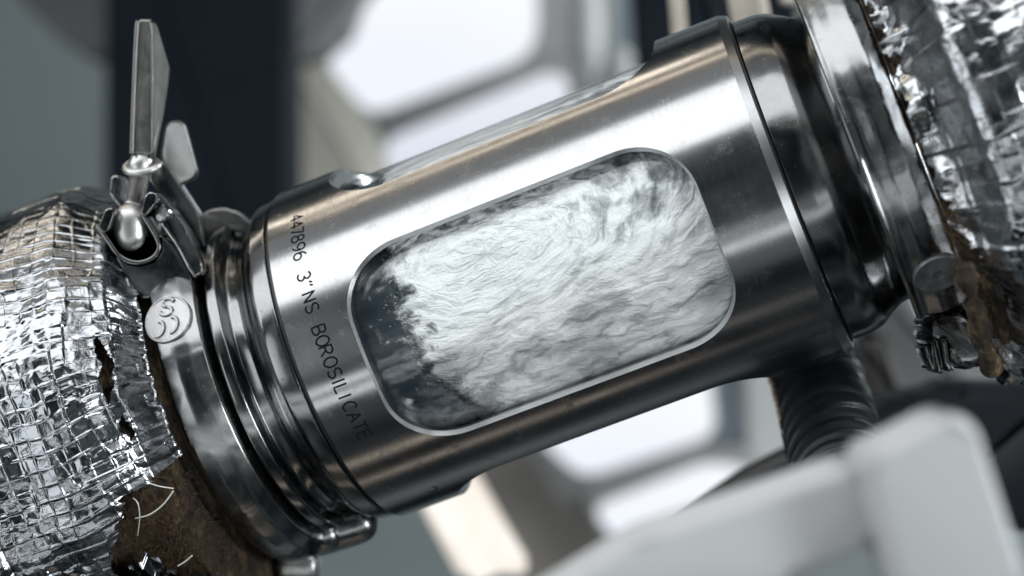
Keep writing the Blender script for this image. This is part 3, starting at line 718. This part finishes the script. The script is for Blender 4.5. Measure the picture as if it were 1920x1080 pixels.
fibres('wool_fibres', ins, off, (-1.25, -.78), (2, 50), wool_left, 7000, 5)
def tube_thread(par, off, pts, r_=.003):
    P_ = smooth_path([tuple(tl(*p)) for p in pts], 6); loc = Vector((0, 0, 0))
    o = sweep('thread', [Vector(p) for p in P_], r_, M_THREAD, n=8, base=loc); o.parent = par; o.location = off; return o
def ray_r(u, v, r):
    """tube coordinates (x, r, deg) of the point of radius r seen at pixel (u, v)"""
    cam_l = inv @ CAM; d = (inv.to_3x3() @ (px(u, v, 1) - CAM)).normalized(); rr_ = r * U
    a_ = d.y ** 2 + d.z ** 2; b_ = cam_l.y * d.y + cam_l.z * d.z; c_ = cam_l.y ** 2 + cam_l.z ** 2 - rr_ ** 2
    k = (-b_ - math.sqrt(max(b_ * b_ - a_ * c_, 0))) / a_; q = cam_l + d * k
    return (q.x / U, r, math.degrees(math.atan2(-q.z, -q.y)))
tube_thread(ins, off, [ray_r(250, 934, 1.38), ray_r(259, 945, 1.42), ray_r(262, 972, 1.42), ray_r(258, 1004, 1.38)])
tube_thread(ins, off, [ray_r(254, 972, 1.37), ray_r(280, 965, 1.42), ray_r(305, 947, 1.46), ray_r(325, 921, 1.48)], .0042)
tube_thread(ins, off, [ray_r(334, 1061, 1.42), ray_r(347, 1053, 1.44), ray_r(360, 1042, 1.47)], .0042)
tube_thread(ins, off, [ray_r(280, 906, 1.36), ray_r(300, 912, 1.36), ray_r(326, 916, 1.35)], .0035)

# ---- right insulation
ins2 = empty('pipe_insulation', TUBE @ Matrix.Translation((4.2 * U, 0, 0)), 'blurred crinkled silver foil pipe wrap at the right edge with ragged wool strand', 'pipe insulation', 'foil wrapped pipe insulation')
off2 = Vector((-4.2 * U, 0, 0)); X2 = 3.385
def rad_right(x, a):
    s = a * 1.65; t = sstep((x - X2) / .35)
    return 1.30 + .34 * t + foil_disp(x, s, 61, .13, 2.0) + np.exp(-((x - X2) / .16) ** 2) * (crumple(x, s, .12, 66, .7, 1, 1.6) * .35 + .06 * vnoise(x * 9, s * 7, 68))
link('foil_jacket', grid_tube('foil_jacket', np.linspace(X2, 5.6, 260), np.linspace(-math.pi, math.pi, 900), rad_right,
     keep=lambda x, a: x > X2 + .03 + .05 * vnoise(a * 16, x * 0, 12) + .02 * vnoise(a * 50, x * 0, 13) + .10 * sstep((np.degrees(a) - 18) / 20) * (np.degrees(a) < 70)), M_FOIL2, ins2, off2)
link('mineral_wool', grid_tube('mineral_wool', np.linspace(3.40, 4.2, 120), np.linspace(-math.pi, math.pi, 600), lambda x, a: wool_r(1.16, 51, .06)(x, a) + .14 * sstep((x - 3.45) / .2)), M_WOOL, ins2, off2)
strand = [(1808, 492, 1.5), (1815, 530, 1.52), (1830, 575, 1.52), (1838, 620, 1.5), (1852, 660, 1.5), (1860, 690, 1.46)]
P_ = smooth_path([tuple(tl(*ray_r(*p))) for p in strand], 8); rr = [.042 + .012 * math.sin(i * .35) + .012 * random.uniform(-1, 1) for i in range(len(P_))]; rr[0] = .008; rr[-1] = .008
o = sweep('wool_strand', [Vector(p) for p in P_], rr, M_WOOL, n=18, base=Vector((0, 0, 0))); o.parent = ins2; o.location = off2
strand = [(1836, 520, 1.46), (1858, 548, 1.47), (1880, 600, 1.45), (1885, 640, 1.42)]
P_ = smooth_path([tuple(tl(*ray_r(*p))) for p in strand], 8); rr = [.026 + .006 * math.sin(i * .5) + .008 * random.uniform(-1, 1) for i in range(len(P_))]
o = sweep('wool_strand', [Vector(p) for p in P_], rr, M_WOOL, n=18, base=Vector((0, 0, 0))); o.parent = ins2; o.location = off2
fibres('wool_fibres', ins2, off2, (3.34, 3.5), (10, 55), lambda x, a: 1.40, 900, 6, .12)

# ============================================================ right clamp
cr_ = empty('pipe_clamp', TUBE @ Matrix.Translation((3.25 * U, 0, 0)), 'polished steel pipe clamp with round welded boss, next to the blurred foil on the right', 'clamp', 'pipe clamps')
off3 = Vector((-3.25 * U, 0, 0))
pr2 = fillet([(3.15, .86), (3.106, 1.0), (3.095, 1.225), (3.108, 1.238), (3.135, 1.225), (3.165, 1.225), (3.23, 1.245), (3.31, 1.235), (3.375, 1.20), (3.392, 1.185), (3.398, 1.12), (3.36, 1.0)], .02, 5)
link('clamp_band', lathe('clamp_band', pr2, 78, 400, 300), M_CLAMP, cr_, off3)
# welded boss
V, F = [], []; bx, ba, brr = 3.268, 27.8, 1.247
for f_, h in [(1.0, -.03), (1.0, .008), (.96, .013), (.3, .013), (.24, .012), (.2, .0), (.02, -.004)]:
    for j in range(48):
        t = 2 * math.pi * j / 48; gx, gy = .125 * f_ * math.cos(t), .10 * f_ * math.sin(t)
        V.append(tl(bx + gx, brr + h, ba + math.degrees(gy / brr)))
for i in range(6):
    for j in range(48): k = (j + 1) % 48; F.append((i * 48 + j, i * 48 + k, (i + 1) * 48 + k, (i + 1) * 48 + j))
M_BOSS = plain('dull_weld_steel', (.16, .17, .18), .5, .35, 300, .6)
link('weld_boss', mesh('weld_boss', V, F, sharp=40), M_BOSS, cr_, off3)
def rpart(name, poly, z, th, m_, bev=.012):
    return under(solid(name, poly, z, th, m_, bevel=bev), cr_)
rpart('hinge_plate', rounded([(1733, 650), (1740, 646), (1748, 660), (1758, 690), (1756, 696), (1748, 694), (1738, 670)], 3), 9.9, .25, M_CLAMP)
rpart('hinge_plate', rounded([(1750, 636), (1760, 640), (1770, 690), (1768, 700), (1760, 698), (1752, 665)], 3), 9.82, .3, M_CLAMP)
rpart('hinge_plate', rounded([(1766, 640), (1778, 632), (1782, 660), (1790, 692), (1780, 696), (1772, 680)], 3), 9.78, .3, M_CLAMP)
rpart('hinge_block', rounded([(1745, 600), (1800, 588), (1845, 620), (1850, 680), (1815, 694), (1785, 680), (1770, 650), (1748, 640)], 12), 9.85, .45, M_CLAMP, .04)

# ============================================================ hose, cables and rods
def pathpx(pts, n=10): return [px(*p) for p in smooth_path(pts, n)]
hz = 11.2
hose = empty('braided_hose', Matrix.Translation(px(1530, 700, hz)), 'black braided hose below the housing with a frayed pale seam on its left edge', 'hose')
P_ = pathpx([(1500, 560, 11.7), (1523, 660, 11.5), (1551, 780, 10.9), (1575, 880, 10.4), (1588, 935, 10.1)], 14)
def hpart(o, par): o.parent = par; o.location = o.location - par.location; return o
hpart(sweep('hose_core', P_, .255, M_BRAID, n=48), hose)
# helical braid strands
def helix(path, r0, turns, phase, rad, mat_, name, par):
    path = [Vector(p) for p in path]; m = len(path); out = []; nrm = Vector((0, 1, 0))
    for i in range(m * 6 - 5):
        f = i / 6; k = min(int(f), m - 2); p = path[k].lerp(path[k + 1], f - k); t = (path[k + 1] - path[k]).normalized()
        n1 = (nrm - t * nrm.dot(t)).normalized(); b1 = t.cross(n1); a = phase + 2 * math.pi * turns * i / (m * 6)
        out.append(p + (n1 * math.cos(a) + b1 * math.sin(a)) * r0 * U)
    return hpart(sweep(name, out, rad, mat_, n=6), par)
for i in range(14):
    helix(P_, .252, 7.0, i * 2 * math.pi / 14, .030, M_BRAID, 'braid_strand', hose)
M_SEAM = plain('pale_frayed_seam', (.78, .62, .44), .8, .25, 500)
pts = [px(u + 1.6 * math.sin(v * .55) + random.uniform(-.6, .6), v, 11.25 - .9 * (v - 700) / 200) for u, v in [(1442 + 54 * t, 700 + 195 * t) for t in np.linspace(0, 1, 70)]]
hpart(sweep('frayed_seam', pts, [.014 + .004 * random.uniform(-1, 1) for _ in pts], M_SEAM, n=8), hose)

M_BEIGE = plain('beige_sheath', (.50, .46, .40), .75, .2, 60)
o = sweep('sheathed_rod', pathpx([(1394, -60, 14), (1402, 0, 14), (1412, 60, 14), (1420, 120, 14)]), .145, M_BEIGE, n=24); tag(o, 'wide beige sheathed rod rising above the neck right of the rim', 'rod')
o = sweep('sheathed_rod', pathpx([(1262, -60, 15), (1269, 0, 15), (1274, 60, 15), (1280, 120, 15)]), .06, M_BEIGE, n=24); tag(o, 'thin beige rod at the top edge, left of the dark post', 'rod')
M_NAVY = plain('dark_slate_paint', (.006, .0105, .0155), .7, .12, 8)
M_NAVY.node_tree.nodes['Principled BSDF'].inputs['Specular IOR Level'].default_value = .1
M_BLACK = plain('black_paint', (.010, .012, .015), .45, .2, 20)
o = solid('dark_post', rounded([(1292, -80), (1345, -80), (1362, 140), (1300, 140)], 4), 16, 1, M_NAVY, bevel=.05); tag(o, 'dark post between the two beige rods at the top', 'post')

# ============================================================ background
M_WALLL = plain('grey_green_wall', (.20, .235, .24), .8, .06, 2)
M_WARMG = plain('warm_grey_panel', (.46, .45, .40), .8, .15, 4)
M_MIDG = plain('mid_grey_steelwork', (.15, .155, .155), .6, .25, 5)
M_LTG = plain('light_grey_panel', (.40, .415, .41), .7, .12, 3)
M_TEAL = plain('blue_grey_frame', (.17, .22, .25), .6, .25, 6)
bw = solid('back_wall', [(-1500, -1300), (3500, -1300), (3500, 2300), (-1500, 2300)], 62, 1, M_WALLL); tag(bw, kind='structure')
ZB = 44
o = solid('dark_column', rounded([(200, -300), (536, -300), (536, 700), (192, 700)], 6), 36, 3, M_NAVY, bevel=.1); tag(o, 'wide dark upright column behind the wing nut', 'column')
o = solid('overhead_bracket', rounded([(20, -60), (215, -60), (215, 95), (170, 112), (120, 78), (40, 5)], 12), 40, 1, M_MIDG, bevel=.1); tag(o, 'dim grey bracket in the upper left corner, left of the dark column', 'bracket')
o = solid('grey_beam', rounded([(536, -120), (720, -120), (655, 60), (604, 105), (536, 118)], 8), 38, 1.2, M_MIDG, bevel=.1); tag(o, 'grey beam between the dark column and the big bright window', 'beam')
o = solid('wall_panel', rounded([(530, 100), (605, 105), (700, 240), (735, 330), (760, 470), (530, 470)], 5), 41, 1, M_WARMG, bevel=.1); tag(o, 'warm grey wall panel right of the dark column', 'panel')
# window frames and panes
def window(poly_frame, panes, label, z, strength):
    pts = [px(u, v, z) for u, v in poly_frame]; c = sum(pts, Vector()) / len(pts)
    e = empty('lit_window', Matrix.Translation(c), label, 'window', 'bright windows behind the pipe')
    f = solid('frame', poly_frame, z, 1.0, M_FRAME, parent=e, bevel=.06)
    for pp, rr_ in panes: solid('pane', rounded(pp, rr_, 7), z - .3, .25, strength, parent=e)
    return e
M_FRAME = plain('window_frame_grey', (.22, .225, .22), .6, .2, 4)
EM1 = emit('bright_window_pane', (.86, .89, .93), .92, (.80, .83, .90), 3)
EM2 = emit('bright_window_pane_cool', (.80, .83, .90), .86, (.70, .74, .83), 3)
window([(560, 60), (770, -150), (1160, -260), (1150, 120), (700, 330)],
       [([(602, 105), (712, -20), (760, -120), (1000, -160), (1010, 60), (985, 108), (690, 216)], [8, 10, 10, 30, 40, 45, 38])], 'large bright window pane above the housing, the upper one', ZB, EM1)
window([(690, 250), (1110, 85), (1120, 330), (760, 480)],
       [([(712, 268), (1040, 130), (1075, 165), (1060, 230), (1000, 330), (745, 340)], [40, 32, 26, 26, 10, 26])], 'narrow bright window pane just above the housing edge', ZB - 1.2, EM2)
window([(960, 800), (1338, 640), (1346, 720), (1350, 850), (1060, 960)],
       [([(1020, 830), (1050, 700), (1325, 640), (1342, 800), (1325, 822), (1090, 898)], [10, 10, 10, 30, 24, 42])], 'bright window pane just below the housing', ZB - 1, EM1)
window([(1090, 930), (1370, 838), (1420, 850), (1420, 1090), (1160, 1090)],
       [([(1108, 955), (1330, 868), (1400, 880), (1400, 980), (1180, 1044)], [34, 30, 10, 10, 22])], 'bright window pane above the black bent pipe', ZB - 2, EM1)
o = solid('grey_shelf', rounded([(800, 840), (1040, 760), (1120, 960), (1170, 1100), (1010, 1120), (880, 1000)], 10), 46, 1, plain('brown_grey_panel', (.26, .245, .225), .8, .3, 3), bevel=.1); tag(o, 'dim brown grey panel between the warm lamp and the lower windows', 'panel')
o = solid('blue_grey_strut', rounded([(1338, 600), (1392, 600), (1400, 840), (1352, 900), (1338, 870)], 8), 43, 1, M_TEAL, bevel=.1); tag(o, 'blue grey strut right of the lower window', 'strut')
o = solid('wall_panel', rounded([(1392, 600), (1700, 600), (1740, 900), (1400, 900)], 5), 42.5, 1, M_LTG, bevel=.1); tag(o, 'light grey panel between the blue grey strut and the black hose', 'panel')
o = solid('machine_panel', rounded([(1590, 480), (1960, 480), (1960, 900), (1690, 900)], 5), 26, 1, plain('dull_machine_grey', (.105, .108, .11), .7, .3, 9), bevel=.1); tag(o, 'dull grey machine panel below the right clamp', 'panel')
# upper right clutter
def lump(u, v, wu, wv, z, m_, label, name='pipe_fitting', n=28):
    pts = [px(u, v + wv * (t - .5), z) for t in np.linspace(0, 1, 11)]
    rr_ = [wu / 2 / FPX * z * math.sqrt(max(.03, 1 - abs(2 * t - 1) ** 2.6)) for t in np.linspace(0, 1, 11)]
    o = sweep(name, pts, rr_, m_, n=n); return tag(o, label, 'fitting')
o = solid('dark_cabinet', rounded([(1030, -120), (1300, -120), (1300, 330), (1120, 330), (1040, 200)], 8), 47, 1, M_TEAL, bevel=.1)
tag(o, 'dark blue grey cabinet in shadow above the right end of the housing', 'cabinet')
o = solid('dark_plate', rounded([(1180, -100), (1500, -100), (1500, 200), (1195, 120)], 8), 30, 1, M_NAVY, bevel=.1); tag(o, 'near black upright plate behind the beige rods', 'plate')
lump(1100, 60, 62, 200, 40, M_LTG, 'tall blurred pale fitting right of the big window')
lump(1165, 145, 80, 110, 38, M_LTG, 'round blurred pale fitting above the housing edge')
lump(1085, 190, 40, 60, 38, M_MIDG, 'small blurred grey fitting beside the narrow window')
lump(1478, -2, 30, 22, 16, M_BEIGE, 'small round beige fitting at the top edge beside the right clamp')
# warm lamp tube
EMW = emit('warm_lamp_glow', (.95, .90, .85), .95, (.86, .78, .68), 30)
lp = empty('tube_lamp', Matrix.Translation(px(880, 980, 20)), 'lit warm white tube lamp slanting down below the housing', 'lamp')
o = sweep('lamp_tube', pathpx([(800, 860, 20), (850, 935, 20), (925, 1050, 20), (935, 1066, 20)], 6), [.30] * 18 + [.285], EMW, n=32); hpart(o, lp)
M_CAP = plain('cream_lamp_housing', (.62, .53, .42), .5, .1, 20)
o = solid('lamp_cover', rounded([(790, 955), (780, 850), (870, 850), (986, 1052), (984, 1066), (860, 1082)], [0, 0, 0, 12, 12, 0]), 20.3, .5, emit('lamp_cover_glow', (.76, .69, .60), .8, (.82, .76, .68), 18), parent=lp, bevel=.06)
# brass fitting and dark spindle bottom right
o = solid('dark_spindle', rounded([(1612, 645), (1655, 630), (1665, 640), (1705, 760), (1650, 775)], 5), 17, .6, plain('brown_black_iron', (.018, .017, .016), .5, .2, 30), bevel=.08); tag(o, 'dark square spindle standing right of the black hose', 'spindle')
bf = empty('brass_fitting', Matrix.Translation(px(1675, 775, 15)), 'small brass coloured fitting above the right white box', 'fitting')
o = solid('nut', rounded([(1640, 768), (1660, 760), (1700, 758), (1712, 772), (1706, 785), (1655, 798)], 4), 15, .3, plain('dull_brass', (.46, .36, .24), .35, .25, 60, .7), parent=bf, bevel=.04)
o = sweep('cap', [px(1636, 762, 14.9), px(1645, 763, 14.9), px(1650, 765, 14.9)], [.03, .045, .03], M_WING, n=20); hpart(o, bf)
o = solid('black_ledge', rounded([(1590, 800), (1700, 745), (1800, 718), (2000, 720), (2000, 1000), (1700, 1000)], 12), 13.5, .8, M_BLACK, bevel=.1); M_BLACK.node_tree.nodes['Principled BSDF'].inputs['Specular IOR Level'].default_value = .12; tag(o, 'black ledge under the brass fitting and behind the white boxes', 'ledge')
bt = sweep('bent_black_pipe', pathpx([(1130, 1128, 13), (1204, 1072, 13), (1284, 1008, 13), (1379, 934, 13), (1443, 896, 13), (1510, 865, 13), (1620, 828, 13)], 10), .15, plain('satin_black_pipe', (.02, .025, .03), .32, .2, 30), n=32); tag(bt, 'bent satin black pipe curving up behind the left white box', 'pipe')
# white boxes in the foreground
M_WHITE = plain('matt_white_plastic', (.50, .51, .517), .7, .02, 8)
def wbox(poly, rr_, z, label):
    o = solid('white_box', rounded(poly, rr_, 6), z, .40, M_WHITE, bevel=.04, seg=3); return tag(o, label, 'box', 'white plastic boxes in the foreground')
wbox([(960, 1150), (1200, 1006), (1612, 868), (1640, 900), (1655, 1020), (1500, 1085), (1400, 1150)], [0, 30, 36, 20, 34, 20, 0], 6.1, 'wide white plastic box in the foreground at the bottom edge')
wbox([(1618, 858), (1790, 772), (1836, 800), (1930, 1090), (1900, 1160), (1700, 1160)], [34, 36, 30, 20, 0, 0], 5.9, 'tall white plastic box leaning in the lower right corner')
